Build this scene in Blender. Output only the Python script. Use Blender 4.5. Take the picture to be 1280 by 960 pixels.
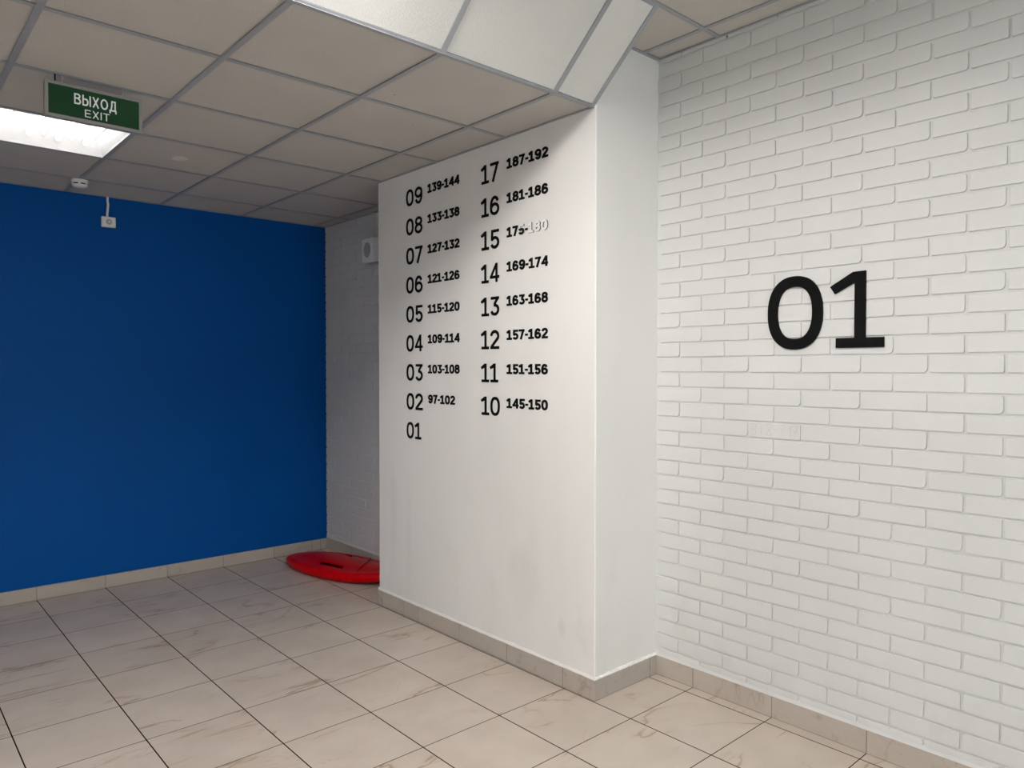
import bpy, bmesh, math, random
from mathutils import Vector, Matrix

random.seed(7)
scene = bpy.context.scene
for o in list(bpy.data.objects):
    bpy.data.objects.remove(o)

# ------------------------------------------------------------------ camera
YAW, PITCH, ROLL = 0.73096, -0.02077, 0.00019
FPX = 916.01
fwd = Vector((math.sin(YAW)*math.cos(PITCH), math.cos(YAW)*math.cos(PITCH), math.sin(PITCH)))
r0 = Vector((math.cos(YAW), -math.sin(YAW), 0))
u0 = r0.cross(fwd)
rt = math.cos(ROLL)*r0 + math.sin(ROLL)*u0
up = -math.sin(ROLL)*r0 + math.cos(ROLL)*u0
cam_data = bpy.data.cameras.new('camera')
cam_data.sensor_width = 36
cam_data.lens = FPX/1280*36
cam_data.clip_start = 0.05
cam = bpy.data.objects.new('camera', cam_data)
M = Matrix((rt, up, -fwd)).transposed().to_4x4()
M.translation = Vector((-2.5042, -2.0155, 1.5291))
cam.matrix_world = M
scene.collection.objects.link(cam)
scene.camera = cam

# ------------------------------------------------------------------ world, daylight, exposure
world = bpy.data.worlds.new('world')
scene.world = world
world.use_nodes = True
wb = world.node_tree.nodes['Background']
wb.inputs['Color'].default_value = (0.75, 0.88, 1.0, 1)
wb.inputs['Strength'].default_value = 1.0

TUBE_RAISED = 155.0 # radiance of the tubes in the raised ceiling
TUBE_LOW = 2.7            # radiance of the tubes in the low ceiling, turned down to show their bands
DAY = 36.0             # daylight coming through the glazed entrance behind the camera
day = bpy.data.lights.new('entrance_daylight', 'AREA')
day.shape = 'RECTANGLE'
day.size = 2.0
day.size_y = 2.1
day.energy = DAY
day.color = (0.83, 0.98, 1.0)
dobj = bpy.data.objects.new('entrance_daylight', day)
dobj.location = (-1.6, -5.42, 1.15)
dobj.rotation_euler = (math.radians(90), 0, 0)
scene.collection.objects.link(dobj)

vs = scene.view_settings
vs.view_transform = 'Standard'
vs.look = 'None'
vs.gamma = 1.0
vs.use_curve_mapping = False
vs.exposure = 0.78
scene.cycles.use_denoising = True
scene.cycles.max_bounces = 12
scene.cycles.diffuse_bounces = 8
scene.cycles.sample_clamp_indirect = 8.0

# ------------------------------------------------------------------ measures (metres)
XP, YP, YF = 0.0183, 0.2250, 2.0886      # pillar: front face x, near side y, far side y
XB, YB = 0.4789, 3.6704                  # brick wall x, blue wall y
XL, YN = -4.6, -5.2                      # the unseen left wall and entrance wall
H, HH = 2.7190, 3.0487                   # low and raised ceiling
GX, GY = -1.4355, 0.8409                 # a crossing of the low ceiling grid
EY = 0.2409                              # edge where the low ceiling breaks
SY = -0.1225                             # edge where the slope meets the raised ceiling
UX = 0.3453                              # a line of the raised ceiling grid
TX, TY = 0.40763, 0.40502                # floor tile pitch
BH, BL = 0.07228, 0.2455                 # brick course and brick length
BZ0, BY0 = 0.138, -0.0365                # a bed joint, a head joint
SK, ST = 0.095, 0.012                    # skirting height and thickness


# ------------------------------------------------------------------ material helpers
class NT:
    def __init__(s, name):
        s.m = bpy.data.materials.new(name)
        s.m.use_nodes = True
        s.t = s.m.node_tree
        s.b = s.t.nodes['Principled BSDF']

    def n(s, typ, **kw):
        nd = s.t.nodes.new(typ)
        for k, v in kw.items():
            setattr(nd, k, v)
        return nd

    def l(s, a, b):
        s.t.links.new(a, b)

    def val(s, sock, v):
        if isinstance(v, bpy.types.NodeSocket):
            s.l(v, sock)
        else:
            sock.default_value = v

    def math(s, op, a, b=0.0, c=None, clamp=False):
        nd = s.n('ShaderNodeMath', operation=op, use_clamp=clamp)
        s.val(nd.inputs[0], a)
        s.val(nd.inputs[1], b)
        if c is not None:
            s.val(nd.inputs[2], c)
        return nd.outputs[0]

    def smooth(s, v, lo, hi, a=0.0, b=1.0):
        nd = s.n('ShaderNodeMapRange', interpolation_type='SMOOTHSTEP')
        s.val(nd.inputs[0], v)
        for i, x in enumerate((lo, hi, a, b)):
            nd.inputs[i+1].default_value = x
        return nd.outputs[0]

    def mix(s, f, a, b):
        nd = s.n('ShaderNodeMix', data_type='RGBA')
        s.val(nd.inputs[0], f)
        for sock, v in ((nd.inputs[6], a), (nd.inputs[7], b)):
            if isinstance(v, bpy.types.NodeSocket):
                s.l(v, sock)
            else:
                sock.default_value = (*v, 1)
        return nd.outputs[2]

    def pos(s):
        return s.n('ShaderNodeNewGeometry').outputs['Position']

    def noise(s, vec, scale, detail=3.0, rough=0.5, dist=0.0):
        nd = s.n('ShaderNodeTexNoise')
        s.l(vec, nd.inputs['Vector'])
        nd.inputs['Scale'].default_value = scale
        nd.inputs['Detail'].default_value = detail
        nd.inputs['Roughness'].default_value = rough
        nd.inputs['Distortion'].default_value = dist
        return nd.outputs['Fac']

    def mapping(s, vec, scale=(1, 1, 1), rot=(0, 0, 0), loc=(0, 0, 0)):
        nd = s.n('ShaderNodeMapping')
        s.l(vec, nd.inputs[0])
        nd.inputs['Scale'].default_value = scale
        nd.inputs['Rotation'].default_value = rot
        nd.inputs['Location'].default_value = loc
        return nd.outputs[0]

    def bump(s, h, strength=0.2, dist=0.002):
        nd = s.n('ShaderNodeBump')
        nd.inputs['Strength'].default_value = strength
        nd.inputs['Distance'].default_value = dist
        s.l(h, nd.inputs['Height'])
        s.l(nd.outputs[0], s.b.inputs['Normal'])

    def base(s, c):
        s.val(s.b.inputs['Base Color'], c if isinstance(c, bpy.types.NodeSocket) else (*c, 1))

    def set(s, rough=0.5, spec=0.5, metal=0.0):
        s.val(s.b.inputs['Roughness'], rough)
        s.b.inputs['Specular IOR Level'].default_value = spec
        s.b.inputs['Metallic'].default_value = metal


def plain(name, col, rough=0.5, spec=0.5, metal=0.0):
    k = NT(name)
    g = k.noise(k.pos(), 60, 2)
    k.base(k.mix(k.smooth(g, 0.3, 0.7), tuple(c*0.97 for c in col), tuple(min(1, c*1.03) for c in col)))
    k.set(rough, spec, metal)
    return k.m


def paint(name, col, bscale=90, bstr=0.15, rough=0.5, spec=0.3, dirt=0.0, stain=None):
    k = NT(name)
    p = k.pos()
    sc = k.mapping(p, (1, 1, 0.45))
    big = k.noise(sc, 1.7, 4, 0.6)
    c = k.mix(k.smooth(big, 0.35, 0.7), col, tuple(x*(1-0.04) for x in col))
    if dirt:
        sep = k.n('ShaderNodeSeparateXYZ')
        k.l(p, sep.inputs[0])
        low = k.smooth(sep.outputs[2], 0.05, 1.3, 1.0, 0.0)
        spots = k.smooth(k.noise(k.mapping(p, (1, 1, 0.5)), 5.0, 6, 0.7), 0.52, 0.72)
        c = k.mix(k.math('MULTIPLY', k.math('MULTIPLY', low, spots), dirt), c, (0.43, 0.42, 0.39))
        scr = k.smooth(k.noise(k.mapping(p, (1, 3.2, 1), (0.6, 0, 0)), 22.0, 5, 0.65, 0.6), 0.70, 0.78)
        c = k.mix(k.math('MULTIPLY', k.math('MULTIPLY', low, scr), 0.5), c, (0.20, 0.18, 0.16))
    for (cy, cz, ry, rz, amt, sc_col) in (stain or []):
        sep = k.n('ShaderNodeSeparateXYZ')
        k.l(p, sep.inputs[0])
        wob = k.noise(p, 9, 4, 0.6)
        a = k.math('DIVIDE', k.math('SUBTRACT', sep.outputs[1], cy), ry)
        b = k.math('DIVIDE', k.math('SUBTRACT', sep.outputs[2], cz), rz)
        d = k.math('ADD', k.math('ADD', k.math('MULTIPLY', a, a), k.math('MULTIPLY', b, b)), k.math('MULTIPLY', wob, 1.6))
        c = k.mix(k.smooth(d, 0.5, 2.2, amt, 0.0), c, sc_col)
    k.base(c)
    k.set(rough, spec)
    k.bump(k.noise(p, bscale, 4, 0.6), bstr, 0.002)
    return k.m


M_BRICK = paint('white_brick_paint', (0.640, 0.640, 0.634), 70, 0.25, 0.55, 0.25, 0.14)
M_PILLAR = paint('white_wall_paint', (0.80, 0.785, 0.765), 60, 0.12, 0.55, 0.25, 0.12,
                 [(0.71, 0.45, 0.12, 0.20, 0.15, (0.47, 0.44, 0.34)), (1.92, 0.62, 0.04, 0.35, 0.10, (0.4, 0.36, 0.33)),
                  (0.44, 0.28, 0.03, 0.05, 0.16, (0.33, 0.30, 0.27)), (1.75, 0.5, 0.03, 0.4, 0.09, (0.4, 0.36, 0.33))])
M_PLAIN = paint('grey_plain_paint', (0.46, 0.47, 0.47), 60, 0.1)
M_BLUE = paint('blue_wall_paint', (0.0002, 0.072, 0.300), 80, 0.12, 0.5, 0.09)
M_WHITEP = plain('white_plastic', (0.78, 0.77, 0.75), 0.4)
M_CAP = plain('cream_plastic', (0.64, 0.625, 0.60), 0.5, 0.3)
M_GREYP = plain('grey_plastic', (0.42, 0.42, 0.43), 0.45)
M_DARK = plain('dark_gap', (0.012, 0.012, 0.012), 0.8, 0.2)
M_BLACK = plain('black_acrylic', (0.003, 0.003, 0.0035), 0.6, 0.08)
M_TEE = plain('grey_painted_metal', (0.315, 0.325, 0.35), 0.45, 0.5)
M_ALU = plain('brushed_aluminium', (0.30, 0.295, 0.285), 0.45, 0.4, 0.3)
M_GREEN = plain('dark_green_sign_film', (0.006, 0.052, 0.018), 0.25, 0.5)
M_LETTER = plain('white_sign_film', (0.85, 0.88, 0.90), 0.4)
M_REFLECTOR = plain('white_reflector_enamel', (0.85, 0.85, 0.86), 0.3, 0.5)
M_PENCIL = plain('pencil_grey', (0.50, 0.48, 0.45), 0.7)
M_GROUT = plain('skirting_grout', (0.16, 0.13, 0.105), 0.8)


def ceiling_mat(name, ca, cb):
    k = NT(name)
    p = k.pos()
    n = k.noise(p, 130, 3, 0.6)
    big = k.noise(p, 2.2, 3)
    vo = k.n('ShaderNodeTexVoronoi')
    k.l(p, vo.inputs['Vector'])
    vo.inputs['Scale'].default_value = 5
    speck = k.smooth(vo.outputs['Distance'], 0.012, 0.03, 1, 0)
    c = k.mix(k.smooth(big, 0.3, 0.7), ca, cb)
    c = k.mix(k.math('MULTIPLY', speck, 0.7), c, (0.12, 0.11, 0.1))
    k.base(c)
    k.set(0.9, 0.1)
    k.bump(n, 0.55, 0.005)
    return k.m


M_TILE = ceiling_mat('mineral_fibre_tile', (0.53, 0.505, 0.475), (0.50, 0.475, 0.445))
M_SLOPETILE = ceiling_mat('lighter_mineral_fibre_tile', (0.70, 0.695, 0.675), (0.67, 0.665, 0.645))  # same tile, colour lightened to brighten the sloping bulkhead


def stone(name, grout):
    """beige tiles with thin brown veins; `grout` draws the joints of the floor"""
    k = NT(name)
    p = k.pos()
    sep = k.n('ShaderNodeSeparateXYZ')
    k.l(p, sep.inputs[0])
    fx = k.math('DIVIDE', sep.outputs[0], TX)
    fy = k.math('DIVIDE', sep.outputs[1], TY)
    ix = k.math('FLOOR', fx)
    iy = k.math('FLOOR', fy)
    cmb = k.n('ShaderNodeCombineXYZ')
    k.l(ix, cmb.inputs[0])
    k.l(iy, cmb.inputs[1])
    wn = k.n('ShaderNodeTexWhiteNoise', noise_dimensions='3D')
    k.l(cmb.outputs[0], wn.inputs['Vector'])
    off = k.n('ShaderNodeVectorMath', operation='SCALE')
    k.l(wn.outputs['Color'], off.inputs[0])
    off.inputs['Scale'].default_value = 17.0
    add = k.n('ShaderNodeVectorMath', operation='ADD')
    k.l(p, add.inputs[0])
    k.l(off.outputs[0], add.inputs[1])
    q = k.mapping(add.outputs[0], (0.42, 1.35, 1.0), (0, 0, math.radians(-26)))
    n1 = k.noise(q, 1.9, 5, 0.5, 0.5)
    v1 = k.smooth(k.math('ABSOLUTE', k.math('SUBTRACT', n1, 0.5)), 0.0, 0.011, 1.0, 0.0)
    gate = k.smooth(k.noise(add.outputs[0], 3.2, 2), 0.40, 0.62)
    n2 = k.noise(q, 3.6, 5, 0.5, 0.7)
    v2 = k.smooth(k.math('ABSOLUTE', k.math('SUBTRACT', n2, 0.47)), 0.0, 0.008, 0.35, 0.0)
    vein = k.math('ADD', k.math('MULTIPLY', v1, gate), k.math('MULTIPLY', v2, gate), clamp=True)
    halo = k.math('MULTIPLY', k.smooth(k.math('ABSOLUTE', k.math('SUBTRACT', n1, 0.5)), 0.0, 0.05, 0.22, 0.0), gate)
    cloud = k.smooth(k.noise(add.outputs[0], 5, 4), 0.3, 0.7)
    base = k.mix(cloud, (0.590, 0.515, 0.440), (0.528, 0.455, 0.386))
    tone = k.math('MULTIPLY', wn.outputs['Value'], 0.22)
    base = k.mix(tone, base, (0.46, 0.395, 0.345))
    base = k.mix(halo, base, (0.40, 0.28, 0.17))
    c = k.mix(k.math('MULTIPLY', vein, 0.68), base, (0.29, 0.18, 0.10))
    grime = k.smooth(k.noise(p, 3.0, 6, 0.7), 0.5, 0.8, 0.0, 0.10)
    c = k.mix(grime, c, (0.30, 0.25, 0.21))
    rough = 0.33
    if grout:
        # distance to the nearest joint, metres
        dx = k.math('MULTIPLY', k.math('ABSOLUTE', k.math('SUBTRACT', fx, k.math('ROUND', fx))), TX)
        dy = k.math('MULTIPLY', k.math('ABSOLUTE', k.math('SUBTRACT', fy, k.math('ROUND', fy))), TY)
        gx = k.smooth(dx, 0.0022, 0.0030, 1, 0)
        gy = k.smooth(dy, 0.0015, 0.0024, 1, 0)
        g = k.math('MAXIMUM', gx, gy)
        c = k.mix(g, c, (0.012, 0.008, 0.006))
        rough = k.math('ADD', k.math('MULTIPLY', g, 0.4), 0.33)
    if not grout:
        c = k.mix(0.55, c, (0.36, 0.325, 0.29))
        c = k.mix(k.smooth(k.noise(p, 16, 5, 0.7), 0.55, 0.75, 0.0, 0.45), c, (0.20, 0.17, 0.145))
    k.base(c)
    k.set(rough, 0.42)
    if grout:
        k.l(k.math('MULTIPLY', k.math('SUBTRACT', 1.0, g), 0.42), k.b.inputs['Specular IOR Level'])
    return k.m


M_FLOOR = stone('beige_marbled_floor_tile', True)
M_SKIRT = stone('beige_marbled_skirting_tile', False)


def red_plastic():
    k = NT('glossy_red_plastic')
    p = k.pos()
    k.base(k.mix(k.smooth(k.noise(p, 12, 3), 0.3, 0.7), (0.50, 0.002, 0.005), (0.44, 0.001, 0.004)))
    k.set(0.3, 0.06)
    return k.m


M_RED = red_plastic()
M_DARKRED = plain('dark_red_plastic', (0.07, 0.002, 0.003), 0.6, 0.1)


def tube_mat(name, glow):
    k = NT(name)
    e = k.n('ShaderNodeEmission')
    e.inputs[0].default_value = (1.0, 0.965, 0.93, 1)
    e.inputs[1].default_value = glow
    k.l(e.outputs[0], k.t.nodes['Material Output'].inputs[0])
    return k.m


def diffuser_mat():
    k = NT('clear_prismatic_diffuser')
    a = k.n('ShaderNodeBsdfTransparent')
    b = k.n('ShaderNodeBsdfTranslucent')
    b.inputs[0].default_value = (0.95, 0.95, 0.96, 1)
    m = k.n('ShaderNodeMixShader')
    m.inputs[0].default_value = 0.10
    k.l(a.outputs[0], m.inputs[1])
    k.l(b.outputs[0], m.inputs[2])
    k.l(m.outputs[0], k.t.nodes['Material Output'].inputs[0])
    return k.m


M_TUBE_LOW = tube_mat('weak_fluorescent_tube_glow', TUBE_LOW)
M_TUBE_RAISED = tube_mat('fluorescent_tube_glow', TUBE_RAISED)
M_DIFF = diffuser_mat()


def worn_mat():
    """white foam letters whose black film has mostly flaked away"""
    k = NT('white_foam_with_flaked_black_film')
    tc = k.n('ShaderNodeTexCoord')
    n = k.noise(tc.outputs['Object'], 95, 3, 0.6, 0.4)
    left = k.smooth(n, 0.60, 0.66, 0, 0.8)
    k.base(k.mix(left, (0.86, 0.86, 0.86), (0.10, 0.10, 0.10)))
    k.set(0.6, 0.3)
    return k.m


def half_worn_mat():
    k = NT('black_film_flaked_at_the_top')
    tc = k.n('ShaderNodeTexCoord')
    sep = k.n('ShaderNodeSeparateXYZ')
    k.l(tc.outputs['Object'], sep.inputs[0])
    n = k.noise(tc.outputs['Object'], 80, 2)
    h = k.math('ADD', sep.outputs[2], k.math('MULTIPLY', k.math('SUBTRACT', n, 0.5), 0.01))
    k.base(k.mix(k.smooth(h, 0.031, 0.033), (0.004, 0.004, 0.0045), (0.82, 0.82, 0.82)))
    k.set(0.5, 0.3)
    return k.m


M_EDGE_SHADE = plain('dark_edge_shade', (0.10, 0.10, 0.105), 0.7, 0.1)  # dark outline shadow of the flaked digits, painted on their sides
M_WORN = worn_mat()
M_HALFWORN = half_worn_mat()


# ------------------------------------------------------------------ object helpers
def link(name, bm, mats, parent=None, loc=(0, 0, 0), smooth=False):
    me = bpy.data.meshes.new(name)
    bmesh.ops.recalc_face_normals(bm, faces=bm.faces[:])
    if smooth:
        for f in bm.faces:
            f.smooth = True
    bm.to_mesh(me)
    bm.free()
    for m in (mats if isinstance(mats, (list, tuple)) else [mats]):
        me.materials.append(m)
    o = bpy.data.objects.new(name, me)
    o.location = loc
    scene.collection.objects.link(o)
    if parent:
        o.parent = parent
    return o


def empty(name, loc, label, cat, group=None):
    o = bpy.data.objects.new(name, None)
    o.location = loc
    o.empty_display_size = 0.1
    scene.collection.objects.link(o)
    tag(o, label, cat, group)
    return o


def tag(o, label, cat, group=None):
    o['label'] = label
    o['category'] = cat
    if group:
        o['group'] = group


def struct(o):
    o['kind'] = 'structure'
    return o


def box(bm, x0, x1, y0, y1, z0, z1, mi=0):
    v = [bm.verts.new(p) for p in ((x0, y0, z0), (x1, y0, z0), (x1, y1, z0), (x0, y1, z0),
                                   (x0, y0, z1), (x1, y0, z1), (x1, y1, z1), (x0, y1, z1))]
    fs = []
    for q in ((0, 3, 2, 1), (4, 5, 6, 7), (0, 1, 5, 4), (1, 2, 6, 5), (2, 3, 7, 6), (3, 0, 4, 7)):
        f = bm.faces.new([v[i] for i in q])
        f.material_index = mi
        fs.append(f)
    return v


def loft(bm, rings, cap0=True, cap1=True, closed=True, mi=0):
    vs_ = [[bm.verts.new(p) for p in r] for r in rings]
    n = len(vs_[0])
    for a, b in zip(vs_, vs_[1:]):
        for i in range(n if closed else n-1):
            f = bm.faces.new((a[i], a[(i+1) % n], b[(i+1) % n], b[i]))
            f.material_index = mi
    if cap0:
        bm.faces.new(vs_[0][::-1]).material_index = mi
    if cap1:
        bm.faces.new(vs_[-1]).material_index = mi
    return vs_


def tube(bm, pts, r, seg=10):
    pts = [Vector(p) for p in pts]
    rings = []
    ref = Vector((0.31, 0.77, 0.55))
    for i, p in enumerate(pts):
        d = (pts[min(i+1, len(pts)-1)] - pts[max(i-1, 0)]).normalized()
        a = d.cross(ref).normalized()
        b = d.cross(a)
        rings.append([p + r*(math.cos(t)*a + math.sin(t)*b) for t in (2*math.pi*j/seg for j in range(seg))])
    loft(bm, rings)


def lathe(bm, prof, c=(0, 0, 0), seg=32, axis='z'):
    rings = []
    for r, h in prof:
        ring = []
        for j in range(seg):
            t = 2*math.pi*j/seg
            a, b = r*math.cos(t), r*math.sin(t)
            ring.append((c[0]+a, c[1]+b, c[2]+h) if axis == 'z' else
                        ((c[0]+a, c[1]-h, c[2]+b) if axis == 'y' else (c[0]-h, c[1]+a, c[2]+b)))
        rings.append(ring)
    loft(bm, rings)


# ================================================================== THE SETTING
# ---- floor
bm = bmesh.new()
box(bm, XL-0.1, XB+0.25, YN-0.6, YB+0.25, -0.08, 0.0)
floor = struct(link('floor', bm, M_FLOOR))

# ---- blue wall at the back
bm = bmesh.new()
box(bm, XL-0.1, XB+0.2, YB, YB+0.2, 0, 3.2)
struct(link('wall_back', bm, M_BLUE))

# ---- left wall and entrance wall (behind the camera)
bm = bmesh.new()
box(bm, XL-0.2, XL, YN, YB, 0, 3.2)
struct(link('wall_left', bm, M_PLAIN))
bm = bmesh.new()
DX0, DX1, DZ = -2.6, -0.6, 2.2
box(bm, XL, DX0, YN-0.2, YN, 0, 3.2)
box(bm, DX1, XB+0.2, YN-0.2, YN, 0, 3.2)
box(bm, DX0, DX1, YN-0.2, YN, DZ, 3.2)
struct(link('wall_front', bm, M_PLAIN))
bm = bmesh.new()
for a, b in ((DX0, DX0+0.06), (-1.63, -1.57), (DX1-0.06, DX1)):
    box(bm, a, b, YN-0.13, YN-0.07, 0, DZ)
for a, b in ((0, 0.08), (DZ-0.06, DZ)):
    box(bm, DX0+0.06, -1.63, YN-0.13, YN-0.07, a, b)
    box(bm, -1.57, DX1-0.06, YN-0.13, YN-0.07, a, b)
struct(link('door_1', bm, M_GREYP))


# ---- painted brickwork
def brick_ring(y0, y1, z0, z1, rad, seg=3):
    """outline of a brick with four rounded corners in the yz plane"""
    pts = []
    for (cy, cz, a0, r) in ((y1, z1, 0, rad[0]), (y0, z1, 90, rad[1]), (y0, z0, 180, rad[2]), (y1, z0, 270, rad[3])):
        sy = -1 if cy == y1 else 1
        sz = -1 if cz == z1 else 1
        for j in range(seg+1):
            t = math.radians(a0 + 90*j/seg)
            pts.append((cy+sy*r+r*math.cos(t), cz+sz*r+r*math.sin(t)))
    return pts


def brick_wall(name, ya, yb, za, zb, seed):
    rnd = random.Random(seed)
    bm = bmesh.new()
    xm = XB                       # plane of the mortar
    box(bm, xm, xm+0.2, ya, yb, 0, 3.2)
    k0 = math.floor((za-BZ0)/BH)
    k1 = math.ceil((zb-BZ0)/BH)
    for k in range(k0, k1):
        o = BY0 + (BL/2 if k % 2 == 0 else 0)
        i0 = math.floor((ya-o)/BL)
        i1 = math.ceil((yb-o)/BL)
        for i in range(i0, i1):
            j = 0.0042
            y0 = o+i*BL+j + rnd.uniform(-0.001, 0.001)
            y1 = o+(i+1)*BL-j + rnd.uniform(-0.001, 0.001)
            dz = rnd.uniform(-0.0008, 0.0008)
            z0 = BZ0+k*BH+0.0037+dz
            z1 = BZ0+(k+1)*BH-0.0037+dz
            y0, y1, z0, z1 = max(y0, ya), min(y1, yb), max(z0, za), min(z1, zb)
            if y1-y0 < 0.015 or z1-z0 < 0.012:
                continue
            lim = min(y1-y0, z1-z0)*0.4
            rad = [min(lim, rnd.choice((0.003, 0.004, 0.006, 0.009)))for _ in range(3)]
            rad.insert(2, min(lim, rnd.choice((0.004, 0.006, 0.012, 0.016))))
            out = brick_ring(y0, y1, z0, z1, rad)
            e = 0.0012
            inn = brick_ring(y0+e, y1-e, z0+e, z1-e, [max(0.001, r-e) for r in rad])
            d = 0.0064 + rnd.uniform(-0.0007, 0.0009)
            tl = rnd.uniform(-0.0005, 0.0005)
            loft(bm, [[(xm+0.001, y, z) for y, z in out],
                      [(xm-d*0.62, y, z) for y, z in out],
                      [(xm-d-tl*((z-z0)/(z1-z0)-0.5)*2, y, z) for y, z in inn]], cap0=False)
    # painted mortar fillet over the skirting
    loft(bm, [[(xm+0.002, ya, SK-0.002), (xm-ST+0.001, ya, SK-0.002), (xm-0.004, ya, SK+0.018), (xm+0.002, ya, SK+0.024)],
              [(xm+0.002, yb, SK-0.002), (xm-ST+0.001, yb, SK-0.002), (xm-0.004, yb, SK+0.018), (xm+0.002, yb, SK+0.024)]])
    return struct(link(name, bm, M_BRICK))


wall_right = brick_wall('wall_right', YN, YP, 0.108, 3.06, 3)
brick_wall('wall_alcove', YF, YB, 0.108, 2.73, 5)

# ---- white pillar with the painted fillet above its skirting
bm = bmesh.new()
vsb = box(bm, XP, XB-0.0005, YP, YF, 0, 3.2)
edges = [e for e in bm.edges if abs(e.verts[0].co.z-e.verts[1].co.z) > 1 and e.verts[0].co.x < XP+0.001]
bmesh.ops.bevel(bm, geom=edges, offset=0.005, segments=3, affect='EDGES', profile=0.5)
rnd = random.Random(11)
N = 60


def fillet(p, q, nrm):
    rings = []
    for i in range(N+1):
        t = i/N
        b = Vector(p).lerp(Vector(q), t)
        w = 0.010 + rnd.uniform(-0.0025, 0.0015)
        h = 0.010 + rnd.uniform(-0.003, 0.004)
        n = Vector(nrm)
        rings.append([b-n*0.003+Vector((0, 0, -0.002)), b+n*w+Vector((0, 0, -0.002)), b+n*w+Vector((0, 0, 0.003)),
                      b+n*0.003+Vector((0, 0, h)), b-n*0.003+Vector((0, 0, h))])
    loft(bm, rings)


fillet((XP, YP-0.008, SK), (XP, YF+0.006, SK), (-1, 0, 0))
fillet((XP-0.008, YP, SK), (XB, YP, SK), (0, -1, 0))
struct(link('wall_pillar', bm, M_PILLAR))


# ---- tiled skirtings: a grout bed with single tiles in front
def skirting(name, axis, plane, sgn, a, b, joints, h=SK):
    """axis: the direction it runs; plane: wall coordinate; sgn: way it faces"""
    bm = bmesh.new()

    def put(s0, s1, t0, t1, z0, z1, mi):
        lo, hi = sorted((plane+sgn*t0, plane+sgn*t1))
        if axis == 'y':
            return box(bm, lo, hi, s0, s1, z0, z1, mi)
        return box(bm, s0, s1, lo, hi, z0, z1, mi)
    put(a+0.001, b-0.001, -0.002, ST-0.0012, 0, h-0.001, 1)
    cuts = [a] + sorted(j for j in joints if a+0.006 < j < b-0.006) + [b]
    for s0, s1 in zip(cuts, cuts[1:]):
        put(s0+(0.0016 if s0 > a else 0), s1-(0.0016 if s1 < b else 0), 0, ST, 0.0022, h, 0)
    return struct(link(name, bm, [M_SKIRT, M_GROUT]))


yj = [0.0075+TY*i for i in range(-14, 10)]
xj = [TX*i for i in range(-12, 3)]
skirting('baseboard_right', 'y', XB, -1, YN, YP-ST, [-0.001+TY*i for i in range(-14, 2)])
skirting('baseboard_pillar', 'y', XP, -1, YP-ST, YF+0.001, [0.4198-TY+TY*i for i in range(0, 6)])
skirting('baseboard_side', 'x', YP, -1, XP, XB-ST, [0.4148])
skirting('baseboard_alcove', 'y', XB, -1, YF, YB-ST, yj)
skirting('baseboard_back', 'x', YB, -1, XL, XB, xj + [0.33], 0.088)
skirting('baseboard_left', 'y', XL, 1, YN, YB-ST, yj)

# ---- low ceiling: mineral tiles laid into a grid of tees
RT = 0.012     # half width of a tee


def cells(lines, lo, hi):
    ls = [lo]+[v for v in sorted(lines) if lo+0.02 < v < hi-0.02]+[hi]
    return list(zip(ls, ls[1:]))


LXL = [GX+0.6*i for i in range(-6, 4)]
LYL = [GY+0.6*i for i in range(-1, 6)]
rnd = random.Random(5)
bm = bmesh.new()
LIGHT_LOW = (GX-0.6, GY+1.2)          # corner of the cell that holds the lamp
for x0, x1 in cells(LXL, XL, XB):
    for y0, y1 in cells(LYL, EY, YB):
        if abs(x0-LIGHT_LOW[0]) < 0.01 and abs(y0-LIGHT_LOW[1]) < 0.01:
            continue
        if y1 < YF and x0 > XP+0.02:
            continue
        d = rnd.uniform(0.005, 0.007)
        sx, sy = rnd.uniform(-0.002, 0.002), rnd.uniform(-0.002, 0.002)
        box(bm, x0+0.008+sx, x1-0.008+sx, y0+0.008+sy, y1-0.008+sy, H+d, H+d+0.012)
# slab above everything (dark void of the plenum)
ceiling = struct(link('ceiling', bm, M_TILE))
bm = bmesh.new()
box(bm, XL, XB, EY, YB, H+0.12, H+0.16)
struct(link('plenum', bm, M_DARK, ceiling))
bm = bmesh.new()


def tee_y(bm, x, y0, y1, z, w=RT):
    box(bm, x-w, x+w, y0, y1, z, z+0.0025)
    box(bm, x-0.0015, x+0.0015, y0, y1, z+0.0025, z+0.03)


def tee_x(bm, y, x0, x1, z, w=RT):
    box(bm, x0, x1, y-w, y+w, z+0.0003, z+0.0028)
    box(bm, x0, x1, y-0.0015, y+0.0015, z+0.0028, z+0.03)


for x in LXL:
    if XL < x < XB:
        tee_y(bm, x, EY if x < XP else YF, YB, H)
for y in LYL[1:]:
    tee_x(bm, y, XL, XP if y < YF else XB, H)
# wall angles
tee_y(bm, XP-0.006, EY, YF, H-0.0004, 0.007)
tee_y(bm, XB-0.008, YF, YB, H-0.0004, 0.009)
tee_x(bm, YB-0.008, XL, XB, H-0.0004, 0.009)
tee_x(bm, YF+0.008, XP, XB, H-0.0004, 0.008)
struct(link('ceiling_grid', bm, M_TEE, ceiling))

# ---- sloping bulkhead between the low and the raised ceiling
S0 = Vector((0, EY, H))
S1 = Vector((0, SY, HH))
sd = (S1-S0)
SL = sd.length
sd.normalize()
sn = Vector((0, -sd.z, sd.y))        # faces down and towards the camera
if sn.z > 0:
    sn = -sn


def sbox(bm, x0, x1, a0, a1, h0, h1):
    rings = []
    for x in (x0, x1):
        rings.append([Vector((x, 0, 0)) + S0 + sd*a + sn*h for a, h in ((a0, h0), (a1, h0), (a1, h1), (a0, h1))])
    loft(bm, rings)


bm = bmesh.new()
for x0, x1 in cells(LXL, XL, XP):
    sbox(bm, x0+0.009, x1-0.009, 0.012, SL-0.012, -0.018, -0.005)
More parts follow.
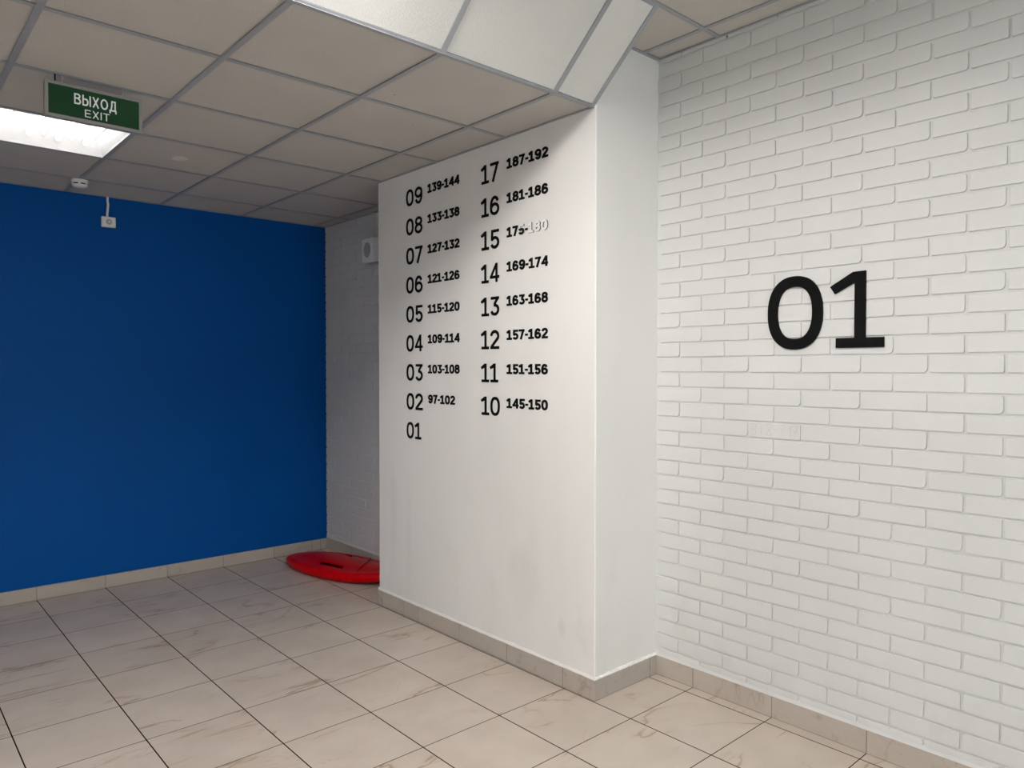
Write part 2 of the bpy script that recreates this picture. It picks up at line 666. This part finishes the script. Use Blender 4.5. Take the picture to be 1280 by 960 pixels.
# closing plate on the end beside the pillar
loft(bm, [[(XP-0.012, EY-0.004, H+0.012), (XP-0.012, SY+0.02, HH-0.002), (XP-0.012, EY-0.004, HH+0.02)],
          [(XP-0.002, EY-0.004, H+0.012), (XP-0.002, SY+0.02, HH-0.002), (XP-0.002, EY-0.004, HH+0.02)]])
bulk = struct(link('ceiling_bulkhead', bm, M_SLOPETILE))
bm = bmesh.new()
for x in LXL:
    if XL < x < XP-0.05:
        sbox(bm, x-RT, x+RT, 0.004, SL-0.004, -0.003, 0.0)
sbox(bm, XP-0.020, XP+0.001, 0.0, SL, -0.004, 0.0005)
sbox(bm, XL, XP, -0.002, 0.011, -0.0035, -0.0005)
sbox(bm, XL, XP, SL-0.016, SL+0.002, -0.0035, -0.0005)
box(bm, XL, XP, EY-0.004, EY+0.014, H-0.0012, H+0.0012)
struct(link('bulkhead_grid', bm, M_TEE, bulk))

# ---- raised ceiling
UXL = [UX-0.6*i for i in range(0, 9)]
UYL = [SY+0.001-0.6*i for i in range(0, 9)]
LAMPS_UP = [(UX-2.4, UYL[1]), (UX-4.2, UYL[1]), (UX-4.2, UYL[6])]
bm = bmesh.new()
for x0, x1 in cells(UXL, XL, XB):
    for y0, y1 in cells(UYL, YN, YP):
        if any(abs(x0-a) < 0.01 and abs(y0-b) < 0.01 for a, b in LAMPS_UP):
            continue
        if y0 > SY-0.01 and x0 < XP-0.3:
            continue
        if y0 > SY-0.01 and x0 < XP:
            x0 = XP
        d = rnd.uniform(0.005, 0.007)
        box(bm, x0+0.008, x1-0.008, y0+0.008, y1-0.008, HH+d, HH+d+0.012)
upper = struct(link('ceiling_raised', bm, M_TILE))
bm = bmesh.new()
box(bm, XL, XB, YN, EY, HH+0.14, HH+0.17)
struct(link('plenum', bm, M_DARK, upper))
bm = bmesh.new()
for x in UXL:
    if x > XL:
        tee_y(bm, x, YN, YP if x > XP else SY, HH)
for y in UYL:
    if y > YN:
        tee_x(bm, y, XL, XB, HH)
tee_y(bm, XB-0.009, YN, YP, HH-0.0004, 0.010)
tee_x(bm, YP-0.009, XP, XB, HH-0.0004, 0.010)
struct(link('ceiling_grid', bm, M_TEE, upper))

# painted dark strips for shaded gaps where the metal angle stands off the brick
bm = bmesh.new()
for a, b in ((0.06, 0.07), (-0.02, 0.07), (0.12, 0.20), (-0.19, -0.16)):
    box(bm, XB-0.0065, XB-0.001, a, b, HH-0.010, HH-0.0042)
struct(link('gap_shade_1', bm, M_DARK))


# ================================================================== THINGS
# ---- recessed ceiling lamps: tray, four reflectors' ridges, four tubes and a clear diffuser
def lamp(cx, cy, z, label, group, tube_glow):
    t = empty('ceiling_light', (cx, cy, z), label, 'ceiling light', group)
    w = 0.288
    bm = bmesh.new()
    d = 0.085
    loft(bm, [[(-w, -w, 0), (w, -w, 0), (w, w, 0), (-w, w, 0)],
              [(-w, -w, 0.012), (w, -w, 0.012), (w, w, 0.012), (-w, w, 0.012)],
              [(-w+0.035, -w+0.03, d), (w-0.035, -w+0.03, d), (w-0.035, w-0.03, d), (-w+0.035, w-0.03, d)]], cap0=False)
    link('tray', bm, M_REFLECTOR, t)
    for i in range(3):
        x = (i-1)*0.132
        bm = bmesh.new()
        loft(bm, [[(x-0.028, yy, d-0.001), (x, yy, d-0.042), (x+0.028, yy, d-0.001)] for yy in (-w+0.035, w-0.035)])
        link('reflector_ridge', bm, M_REFLECTOR, t)
    for i in range(4):
        x = (i-1.5)*0.132
        bm = bmesh.new()
        tube(bm, [(x, -0.252, d-0.030), (x, 0.252, d-0.030)], 0.013, 12)
        tb = link('fluorescent_tube', bm, tube_glow, t)
        for s in (-1, 1):
            bm = bmesh.new()
            box(bm, x-0.012, x+0.012, min(s*0.252, s*0.258), max(s*0.252, s*0.258), d-0.045, d-0.001)
            link('lamp_holder', bm, M_WHITEP, tb)
    bm = bmesh.new()
    box(bm, -w+0.001, w-0.001, -w+0.001, w-0.001, 0.004, 0.0055)
    link('diffuser', bm, M_DIFF, t)
    return t


lamp(LIGHT_LOW[0]+0.3, LIGHT_LOW[1]+0.3, H+0.002, 'glowing square light panel recessed in the low ceiling behind the green exit sign', None, M_TUBE_LOW)
for n, (a, b) in enumerate(LAMPS_UP):
    lamp(a+0.3, b+0.3, HH+0.002, ('square light panel recessed in the raised ceiling right above the sloping bulkhead',
         'square light panel in the raised ceiling near the left wall beside the bulkhead',
         'square light panel in the raised ceiling in the corner of entrance and left wall')[n], 'light panels of the raised ceiling', M_TUBE_RAISED)


# ---- lettering: every sign character is built from constant-width strokes
def arc(cx, cy, rx, ry, a0, a1, n=20, e=2.0):
    pts = []
    for i in range(n+1):
        t = math.radians(a0+(a1-a0)*i/n)
        c, s = math.cos(t), math.sin(t)
        pts.append((cx+rx*math.copysign(abs(c)**(2/e), c), cy+ry*math.copysign(abs(s)**(2/e), s)))
    return pts


def stroke(pts, w, closed=False):
    """two offset polylines with mitred corners"""
    P = [Vector(p) for p in pts]
    n = len(P)
    L, R = [], []
    for i in range(n):
        if closed:
            a, b = P[i-1], P[(i+1) % n]
        else:
            a, b = P[max(i-1, 0)], P[min(i+1, n-1)]
        d1 = (P[i]-a).normalized() if (P[i]-a).length > 1e-9 else None
        d2 = (b-P[i]).normalized() if (b-P[i]).length > 1e-9 else None
        d1 = d1 or d2
        d2 = d2 or d1
        n1 = Vector((-d1.y, d1.x))
        n2 = Vector((-d2.y, d2.x))
        m = (n1+n2)
        m = m.normalized() if m.length > 1e-6 else n1
        k = (w/2)/max(0.45, m.dot(n1))
        L.append(P[i]+m*k)
        R.append(P[i]-m*k)
    return L, R, closed


def rect(x0, y0, x1, y1):
    return ('poly', [(x0, y0), (x1, y0), (x1, y1), (x0, y1)])


def glyph(ch, t, w=0.78, th=None):
    """strokes of a character one unit high; t is the weight; returns (shapes, advance width)"""
    h = t/2
    th = th or t*0.92
    g = th/2
    S = []
    if ch == '0':
        S.append(stroke(arc(w/2, .5, w/2-h, .5-g, 0, 360, 40, 2.35)[:-1], t, True))
        return S, w
    if ch == '1':
        c = .335*w/.78
        sx0, sx1 = c-h+.02, c+h+.02
        S.append(('poly', [(-.05, .82), (sx0+.01, 1.0), (sx1, 1.0), (sx1-.02, 1-th*1.25), (-.05+t*.42, .82-th*.82)]))
        S.append(rect(sx0, 0, sx1, .995))
        S.append(rect(sx0-.235*w/.78-(0.02), 0, sx1+.215*w/.78, th))
        return S, sx1+.215*w/.78
    if ch == '2':
        w2 = w*.96
        a = arc(w2/2, 1-.31, w2/2-h, .31-g, 178, -32, 20)
        S.append(stroke(a+[(h+.03, th*.85)], t))
        S.append(rect(0.01, 0, w2, th))
        return S, w2
    if ch == '3':
        w2 = w*.96
        S.append(rect(.06*w, 1-th, w2-.02, 1))
        S.append(stroke([(w2-.07-h*.5, 1-g), (w2*.46, .60)], t*.92))
        S.append(stroke(arc(w2/2, .315, w2/2-h, .315-g, 104, -160, 26), t))
        return S, w2
    if ch == '4':
        S.append(rect(w*.62, 0, w*.62+t, 1))
        S.append(stroke([(w*.62+h*.9, .965), (h+.0, .215+g)], t*.92))
        S.append(rect(0.0, .20, w*1.02, .20+th))
        return S, w*1.02
    if ch == '5':
        w2 = w*.95
        S.append(rect(.10*w, 1-th, w2-.02, 1))
        S.append(stroke([(.10*w+h, 1), (.075*w+h, .44)], t))
        S.append(stroke(arc(w2/2, .325, w2/2-h, .325-g, 150, -158, 26), t))
        return S, w2
    if ch in '69':
        a = arc(w/2, .325, w/2-h, .325-g, 0, 360, 36)[:-1]
        b = arc(w/2, .47, w/2-h, .53-g, 196, 32, 24, 2.15)
        if ch == '9':
            a = [(w-x, 1-y) for x, y in a]
            b = [(w-x, 1-y) for x, y in b]
        S.append(stroke(a, t, True))
        S.append(stroke(b, t))
        return S, w
    if ch == '7':
        w2 = w*.92
        S.append(rect(0, 1-th, w2, 1))
        S.append(stroke([(w2-h*1.05, 1-.02), (.22*w+h*.6, 0)], t))
        return S, w2
    if ch == '8':
        m = .535
        S.append(stroke(arc(w/2, (1-g+m)/2, w/2-h-.035, (1-g-m)/2, 0, 360, 32)[:-1], t, True))
        S.append(stroke(arc(w/2, (m+g)/2, w/2-h, (m-g)/2, 0, 360, 36)[:-1], t, True))
        return S, w
    if ch == '-':
        S.append(rect(0, .34, .34, .34+th*.95))
        return S, .34
    if ch == 'В':
        S += [rect(0, 0, t, 1), rect(h, 0, .40, th), rect(h, .49, .38, .49+th), rect(h, 1-th, .38, 1)]
        S.append(stroke(arc(.38, .755, .24-h, .245-g, 92, -92, 16), t))
        S.append(stroke(arc(.40, .49/2+g/2, .27-h, .49/2-g/2, 92, -92, 16), t))
        return S, .67
    if ch == 'Ы':
        S += [rect(0, 0, t, 1), rect(h, 0, .36, th), rect(h, .55, .36, .55+th)]
        S.append(stroke(arc(.36, (.55+th)/2, .25-h, (.55+th)/2-g, 92, -92, 16), t))
        S.append(rect(.70, 0, .70+t, 1))
        return S, .70+t
    if ch in 'ХX':
        ww = .70
        for a, b in (((h*1.1, 0), (ww-h*1.1, 1)), ((h*1.1, 1), (ww-h*1.1, 0))):
            S.append(stroke([a, b], t))
        return S, ww
    if ch == 'О':
        S.append(stroke(arc(.38, .5, .38-h, .5-g, 0, 360, 36)[:-1], t, True))
        return S, .76
    if ch == 'Д':
        S += [rect(0, 0, .74, th), rect(0, -.20, t, th), rect(.74-t, -.20, .74, th), rect(.52, 0, .52+t, 1), rect(.20, 1-th, .52+t, 1)]
        S.append(stroke([(.20+h, 1), (.18+h, .55), (.10+h, .05)], t))
        return S, .74
    if ch == 'E':
        S += [rect(0, 0, t, 1), rect(0, 0, .64, th), rect(0, .46, .60, .46+th), rect(0, 1-th, .63, 1)]
        return S, .64
    if ch == 'I':
        return [rect(0, 0, t, 1)], t
    if ch == 'T':
        return [rect(0, 1-th, .70, 1), rect(.35-h, 0, .35+h, 1)], .70
    raise ValueError(ch)


def glyph_mesh(bm, shapes, sx, sz, depth, place, side=0):
    """place(u, v, d) gives the local position; d is the height off the wall"""
    for k, s in enumerate(shapes):
        dd = depth*(1-0.012*k)
        if s[0] == 'poly':
            outl = [(p[0]*sx, p[1]*sz) for p in s[1]]
            loft(bm, [[place(u, v, 0) for u, v in outl], [place(u, v, dd) for u, v in outl]], mi=side)
            bm.faces.ensure_lookup_table()
            bm.faces[-1].material_index = 0
        else:
            L, R, closed = s
            n = len(L)
            q = []
            for a, b in zip(L, R):
                q.append([bm.verts.new(place(a.x*sx, a.y*sz, 0)), bm.verts.new(place(a.x*sx, a.y*sz, dd)),
                          bm.verts.new(place(b.x*sx, b.y*sz, dd)), bm.verts.new(place(b.x*sx, b.y*sz, 0))])
            for i in range(n if closed else n-1):
                a, b = q[i], q[(i+1) % n]
                for j in range(4):
                    f = bm.faces.new((a[j], a[(j+1) % 4], b[(j+1) % 4], b[j]))
                    f.material_index = 0 if j == 1 else side
            if not closed:
                for f in (bm.faces.new(q[0][::-1]), bm.faces.new(q[-1])):
                    f.material_index = side


def on_x(u, v, d):         # on a wall that faces -x
    return (-d, -u, v)


def on_y(u, v, d):         # on a board that faces -y
    return (u, -d, v)


NAMES = {'-': 'hyphen'}


def number(name, text, loc, height, width, t, gap, depth, label, cat, group, mats=None, w=0.78):
    root = empty(name, loc, label, cat, group)
    gl = [glyph(c, t, w) for c in text]
    tot = sum(a for _, a in gl) + gap*(len(gl)-1)
    sx = width/tot
    u = 0
    for i, (c, (shapes, adv)) in enumerate(zip(text, gl)):
        bm = bmesh.new()
        m = mats[i] if mats else M_BLACK
        if m in (M_WORN, M_HALFWORN):
            glyph_mesh(bm, shapes, sx, height, depth*1.9, on_x, 1)
        else:
            glyph_mesh(bm, shapes, sx, height, depth, on_x)
        o = link(NAMES.get(c, 'digit'), bm, [m, M_EDGE_SHADE], root, (0, -u*sx, 0))
        if m is M_WORN:
            o['label'] = 'white foam digit with its black film flaked off'
        elif m is M_HALFWORN:
            o['label'] = 'black digit with the top bar flaked to white'
        u += adv+gap
    return root


PITCH = 0.1765
ZB = 2.516
left = [('09', '139-144'), ('08', '133-138'), ('07', '127-132'), ('06', '121-126'), ('05', '115-120'),
        ('04', '109-114'), ('03', '103-108'), ('02', '97-102'), ('01', None)]
right = [('17', '187-192'), ('16', '181-186'), ('15', '175-180'), ('14', '169-174'), ('13', '163-168'),
         ('12', '157-162'), ('11', '151-156'), ('10', '145-150')]
XF = XP-0.0002
for i, (a, b) in enumerate(left):
    z = ZB-PITCH*i
    wid = {'01': 0.152}.get(a, 0.170)
    number('floor_number', a, (XF, 1.764, z), 0.100, wid, 0.160, 0.15, 0.003,
           'black floor number %s on the white pillar, left column%s' % (a, '' if b else ', last and without a range'), 'number', 'floor numbers on the pillar')
    if b:
        number('number_range', b, (XF, 1.538, z+0.0445), 0.0515, 0.259 if len(b) == 6 else 0.302, 0.232, 0.09, 0.003,
               'small bold black range %s beside floor number %s on the pillar' % (b, a), 'number', 'number ranges on the pillar')
for i, (a, b) in enumerate(right):
    z = ZB-PITCH*i
    wid = {'11': 0.137, '17': 0.142, '10': 0.151}.get(a, 0.146)
    number('floor_number', a, (XF, 1.043, z), 0.100, wid, 0.160, 0.13, 0.003,
           'black floor number %s on the white pillar, right column' % a, 'number', 'floor numbers on the pillar')
    mats = None
    lab = 'small bold black range %s beside floor number %s on the pillar' % (b, a)
    if b == '175-180':
        mats = [M_BLACK, M_BLACK, M_HALFWORN, M_BLACK, M_WORN, M_WORN, M_WORN]
        lab = 'range 175-180 beside number 15, its last digits worn to white'
    number('number_range', b, (XF, 0.836, z+0.0445), 0.0515, 0.302, 0.232, 0.09, 0.003, lab, 'number', 'number ranges on the pillar', mats)

# ---- the large 01 on the brick wall, measured by its corners
root = empty('wall_number', (XB-0.0045, -0.3746, 1.6135), 'large black number 01 standing off the white brick wall', 'number')
bm = bmesh.new()
glyph_mesh(bm, [stroke(arc(.1226, .1525, .1226-.0235, .1545-.0215, 0, 360, 72, 2.32)[:-1], .045, True)], 1, 1, 0.010, on_x)
link('digit', bm, M_BLACK, root)
bm = bmesh.new()
one = [(-.025, .251), (.092, .3035), (.1425, .3045), (.1425, .0405), (.1875, .0405), (.1875, 0), (0, 0), (0, .0405), (.0995, .0405), (.0995, .261), (-.005, .2185)]
q0 = [(-.025, .2492), (.0680, .3022), (.1170, .3035), (.0747, .2605), (-.005, .2185)]
glyph_mesh(bm, [('poly', [(-.0250, .2492), (.0670, .3025), (.1000, .3030), (.0800, .2635), (-.0050, .2187)]),
                ('poly', [(.0670, .3025), (.1168, .3035), (.1168, 0.002), (.0737, 0.002), (.0737, .2605)]),
                rect(0, 0, .1872, .0400)], 1, 1, 0.010, on_x)
link('digit', bm, M_BLACK, root, (0, -(0.6739-0.3746), 0))

# ---- pencil sum scribbled on a brick: belongs to the wall
bm = bmesh.new()
pz = 1.231


def pencil(pts, w=0.0011):
    glyph_mesh(bm, [stroke(pts, w)], 1, 1, 0.0022, lambda u, v, d: (XB-0.0055-d, -0.283-u, pz+v))


eight = [(.038, .052), (.022, .058), (.014, .048), (.020, .036), (.036, .022), (.034, .008), (.020, .006), (.016, .016), (.030, .034), (.040, .046), (.038, .052)]
pencil(eight)
pencil([(.062, .012), (.063, .050)])
pencil([(u+.072, v) for u, v in eight])
pencil([(.116, .034), (.142, .036)])
pencil([(.152, .050), (.168, .056), (.170, .044), (.160, .032), (.158, .022)])
pencil([(.154, .009), (.158, .010)])
pencil([(.186, .036), (.202, .054), (.196, .008)], 0.0016)
pencil([(.204, .050), (.230, .050), (.214, .008)], 0.0016)
pencil([(.208, .030), (.226, .031)])
o = link('pencil_writing', bm, M_PENCIL, wall_right)
o['label'] = 'faint pencil sum scribbled on a brick'

# ---- exit sign hanging from the low ceiling
EX0, EX1, EZ0, EZ1, EYS = -1.9255, -1.5640, 2.5445, 2.6890, 1.4409
sign = empty('exit_sign', (0.5*(EX0+EX1), EYS, EZ0), 'green ВЫХОД EXIT sign in a grey metal frame hanging from the ceiling', 'exit sign')
W, HS = EX1-EX0, EZ1-EZ0
bm = bmesh.new()
fr, dp = 0.013, 0.014


def rring(x0, x1, z0, z1, y, r, seg=4):
    pts = []
    for cx, cz, a0 in ((x1-r, z1-r, 0), (x0+r, z1-r, 90), (x0+r, z0+r, 180), (x1-r, z0+r, 270)):
        for j in range(seg+1):
            t = math.radians(a0+90*j/seg)
            pts.append((cx+r*math.cos(t), y, cz+r*math.sin(t)))
    return pts


a = (-W/2, W/2, 0, HS)
b = (-W/2+fr, W/2-fr, fr, HS-fr)
loft(bm, [rring(*b, -dp+0.003, 0.002), rring(*b, -dp, 0.002), rring(a[0]+0.002, a[1]-0.002, a[2]+0.002, a[3]-0.002, -dp, 0.005), rring(*a, -dp+0.003, 0.006),
          rring(*a, dp-0.003, 0.006), rring(a[0]+0.002, a[1]-0.002, a[2]+0.002, a[3]-0.002, dp, 0.005), rring(*b, dp, 0.002), rring(*b, dp-0.003, 0.002)])
link('frame', bm, M_ALU, sign)
bm = bmesh.new()
box(bm, b[0]-0.002, b[1]+0.002, -dp+0.0022, dp-0.0022, b[2]-0.002, b[3]+0.002)
panel = link('panel', bm, M_GREEN, sign)
for word, uc, v0, hh, ww, t in (('ВЫХОД', 0.002, 0.0690, 0.0436, 0.157, 0.150), ('EXIT', 0.008, 0.0235, 0.0310, 0.092, 0.125)):
    gl = [glyph(c, t) for c in word]
    gp = 0.13 if word == 'ВЫХОД' else 0.17
    tot = sum(k for _, k in gl)+gp*(len(gl)-1)
    sx = ww/tot
    u = uc-ww/2
    for sh, adv in gl:
        bm = bmesh.new()
        glyph_mesh(bm, sh, sx, hh, 0.0006, on_y)
        link('letter', bm, M_LETTER, panel, (u, -dp+0.0023, v0))
        u += (adv+gp)*sx
bm = bmesh.new()
tube(bm, [(-0.142, -0.004, HS-0.002), (-0.142, -0.004, H-EZ0)], 0.0028)
link('cable', bm, M_BLACK, sign)
for s in (-0.118, 0.105):
    bm = bmesh.new()
    tube(bm, [(s, 0, HS-0.002), (s, 0, HS+0.010), (s+0.004, 0, HS+0.015), (s+0.002, 0, H-EZ0)], 0.0022)
    link('hanger', bm, M_GREYP, sign)

# ---- smoke detector on a grid crossing
det = empty('smoke_detector', (GX+0.005, GY+2.4+0.035, H), 'white round smoke detector with dark slots on the ceiling near the blue wall', 'smoke detector')
bm = bmesh.new()
lathe(bm, [(0.049, 0.0), (0.050, -0.004), (0.050, -0.010), (0.047, -0.012)])
link('base', bm, M_WHITEP, det, smooth=False)
bm = bmesh.new()
lathe(bm, [(0.047, -0.011), (0.0475, -0.018), (0.045, -0.021)])
lathe(bm, [(0.041, -0.020), (0.041, -0.030)])
lathe(bm, [(0.045, -0.029), (0.044, -0.034), (0.036, -0.041), (0.018, -0.045), (0.004, -0.046)])
for j in range(6):
    t = 2*math.pi*(j+0.28)/6
    c, s = math.cos(t), math.sin(t)
    bmesh.ops.create_cube(bm, size=1, matrix=Matrix.Translation((0.0435*c, 0.0435*s, -0.025)) @ Matrix.Rotation(t, 4, 'Z') @ Matrix.Diagonal((0.005, 0.012, 0.012, 1)))
body = link('body', bm, M_WHITEP, det)
for j in range(6):
    bm = bmesh.new()
    t = 2*math.pi*(j+0.78)/6
    rings = []
    for k in range(7):
        tt = t+(k-3)*0.115
        rings.append([(rr*math.cos(tt), rr*math.sin(tt), zz) for rr, zz in ((0.0412, -0.0205), (0.0432, -0.0205), (0.0432, -0.0295), (0.0412, -0.0295))])
    loft(bm, rings)
    link('slot', bm, M_DARK, body)['label'] = 'dark slot in the side of the detector'

# ---- flush round cap in a ceiling tile
bm = bmesh.new()
lathe(bm, [(0.002, 0.0020), (0.030, 0.0010), (0.0325, -0.0012), (0.0405, -0.0012), (0.043, 0.001), (0.043, 0.006), (0.030, 0.0065), (0.002, 0.0065)])
o = link('sprinkler_cap', bm, M_CAP, None, (-1.112, 2.370, H+0.0045))
tag(o, 'round white cap set flush in a ceiling tile right of the light', 'ceiling cap')

# ---- small square sensor on the blue wall with its cable
sen = empty('wall_sensor', (-1.1790, YB, 2.5465), 'small white square sensor box high on the blue wall', 'sensor')
bm = bmesh.new()
w, h = 0.044, 0.036
loft(bm, [rring(-w, w, -h, h, 0.001, 0.004), rring(-w, w, -h, h, -0.018, 0.004), rring(-w+0.004, w-0.004, -h+0.004, h-0.004, -0.023, 0.003)])
hb = link('housing', bm, M_WHITEP, sen)
bm = bmesh.new()
lathe(bm, [(0.020, 0.021), (0.020, 0.0245), (0.016, 0.0245), (0.014, 0.0235), (0.002, 0.0235)], (0, 0, 0), 28, 'y')
link('lens_ring', bm, M_GREYP, hb)
bm = bmesh.new()
lathe(bm, [(0.006, 0.023), (0.006, 0.0285), (0.002, 0.030)], (0.002, 0, 0.002), 20, 'y')
link('lens', bm, M_WHITEP, hb)
bm = bmesh.new()
tube(bm, [(-0.007, -0.0075, 0.034), (-0.006, -0.0085, 0.06), (-0.003, -0.0075, 0.09), (-0.001, -0.0085, 0.12), (-0.004, -0.008, 0.148), (-0.004, -0.008, H-2.5465+0.004)], 0.0078, 10)
link('cable', bm, M_WHITEP, sen, smooth=True)

# ---- loudspeaker box on the brick of the alcove
spk = empty('loudspeaker', (XB-0.0045, 2.845, 2.425), 'grey white loudspeaker box on the alcove brick wall below the ceiling', 'loudspeaker')
bm = bmesh.new()
yw, zw, dd = 0.082, 0.088, 0.088
loft(bm, [[(x, y, z) for (x_, y, z) in rring(-yw2, yw2, -zw2, zw2, 0, 0.006) for x in (xx,) for y, z in ((x_, z),)]
          for xx, yw2, zw2 in ((0.0, yw, zw), (-dd+0.006, yw, zw), (-dd, yw-0.006, zw-0.006))])
sb = link('cabinet', bm, M_LETTER, spk)
bm = bmesh.new()
N2 = 32
rings = []
for rr, xx in ((1.0, 0.0), (1.0, -0.003), (0.93, -0.003), (0.90, -0.0012), (0.02, -0.0025)):
    rings.append([(-dd+xx+0.0005, 0.048*rr*math.cos(2*math.pi*j/N2), 0.058*rr*math.sin(2*math.pi*j/N2)) for j in range(N2)])
loft(bm, rings)
link('grille', bm, M_GREYP, sb)
bm = bmesh.new()
box(bm, -0.05, -0.0, -yw+0.01, yw-0.01, -zw-0.012, -zw+0.0005)
link('bracket', bm, M_GREYP, spk)
bm = bmesh.new()
box(bm, -0.018, 0.0, 0.024, 0.050, zw-0.002, H-2.425)
link('cable_duct', bm, M_CAP, spk)

# ---- red plastic sled lying in the alcove
sled = empty('sled', (0.195, 2.915, 0), 'red plastic sled lying on the floor behind the white pillar', 'sled')
sled.rotation_euler = (0, 0, math.radians(15))
A, B = 0.565, 0.228
NS = 144


def outline(s, t):
    """local outline point: +y is the nose"""
    c, sn_ = math.cos(t), math.sin(t)
    y = A*math.copysign(abs(sn_)**(2/2.15), sn_)
    k = 1.0 if y < 0 else 1-0.22*(y/A)**2
    x = B*math.copysign(abs(c)**(2/2.3), c)*k
    return x*s, y*(1-(1-s)*B/A*1.35) if s > 0.3 else y*s*(1-0.7*B/A*1.35)/0.3


def rise(y):
    q = y/A
    return 0.055*max(0, -q-0.30)**1.4 + 0.010*max(0, q-0.55)


prof = [(0.90, 0.004), (0.945, 0.010), (0.980, 0.022), (1.0, 0.040), (1.0, 0.055), (0.985, 0.068), (0.955, 0.076), (0.92, 0.080), (0.885, 0.081),
        (0.84, 0.079), (0.79, 0.077), (0.74, 0.075), (0.68, 0.074), (0.62, 0.073), (0.54, 0.073), (0.46, 0.074), (0.38, 0.076), (0.30, 0.077), (0.20, 0.078), (0.10, 0.079)]
bm = bmesh.new()
grid = []
for s, z in prof:
    ring = []
    for j in range(NS):
        t = 2*math.pi*j/NS
        x, y = outline(s, t)
        zz = z*(0.93+0.10*math.sin((y/A+0.2)*1.6))+rise(y)*(1 if s > 0.8 else s)
        q = max(0.0, min(1.0, (y/A-0.15)/0.85))
        zz *= 1-0.30*q*q
        if s < 0.93:
            zz += 0.027*(1-(s/0.93)**2)
        # grip ribs on the rim
        if 0.90 <= s <= 1.0 and z > 0.04:
            if 0.03 < abs(y-0.02) < 0.30 or abs(y-0.02) <= 0.03:
                zz += 0.0022*math.sin(y*2*math.pi/0.022) if (x > 0 or y > 0.1) and -0.12 < y < 0.33 else 0
        ring.append(bm.verts.new((x, y, zz)))
    grid.append(ring)


def in_hole(x, y):
    for hx, hy, hw, hl in ((-0.118, -0.025, 0.021, 0.125), (0.150, 0.02, 0.022, 0.095)):
        dx = (x-hx)/hw
        dy = (y-hy)/hl
        if dx*dx+dy*dy < 1:
            return True
    return False


for a, b in zip(grid, grid[1:]):
    for j in range(NS):
        f = (a[j], a[(j+1) % NS], b[(j+1) % NS], b[j])
        cx = sum(v.co.x for v in f)/4
        cy = sum(v.co.y for v in f)/4
        if a in grid[8:16] and in_hole(cx, cy):
            continue
        # the far handle is open on its outer side as well
        if cx > 0 and a in grid[1:5] and abs(cy-0.02) < 0.085:
            continue
        bm.faces.new(f)
bm.faces.new(grid[-1])
shell = link('shell', bm, M_RED, sled, smooth=True)
sol = shell.modifiers.new('thickness', 'SOLIDIFY')
sol.thickness = 0.004
sol.offset = -1
# two runners under the shell
for s in (-1, 1):
    bm = bmesh.new()
    loft(bm, [[(s*0.045-0.014, yy, 0.0+lift), (s*0.045+0.014, yy, 0.0+lift), (s*0.045+0.020, yy, 0.050), (s*0.045-0.020, yy, 0.050)]
              for yy, lift in ((-0.36, 0.03), (-0.32, 0.006), (-0.26, 0.0), (0.30, 0.0), (0.34, 0.006), (0.37, 0.02))])
    link('runner', bm, M_RED, sled)
# dark seam that runs across the deck near the tail
bm = bmesh.new()
pts = []
for i in range(15):
    q = i/14
    x = 0.185-0.34*q
    y = -0.12-0.20*q**0.75
    s2 = max((x/B)**2, 0)+(y/A)**2
    pts.append((x, y, 0.0785+0.026*max(0, 1-s2)+rise(y)*0.85))
tube(bm, pts, 0.0032, 8)
link('seam', bm, M_DARKRED, sled)
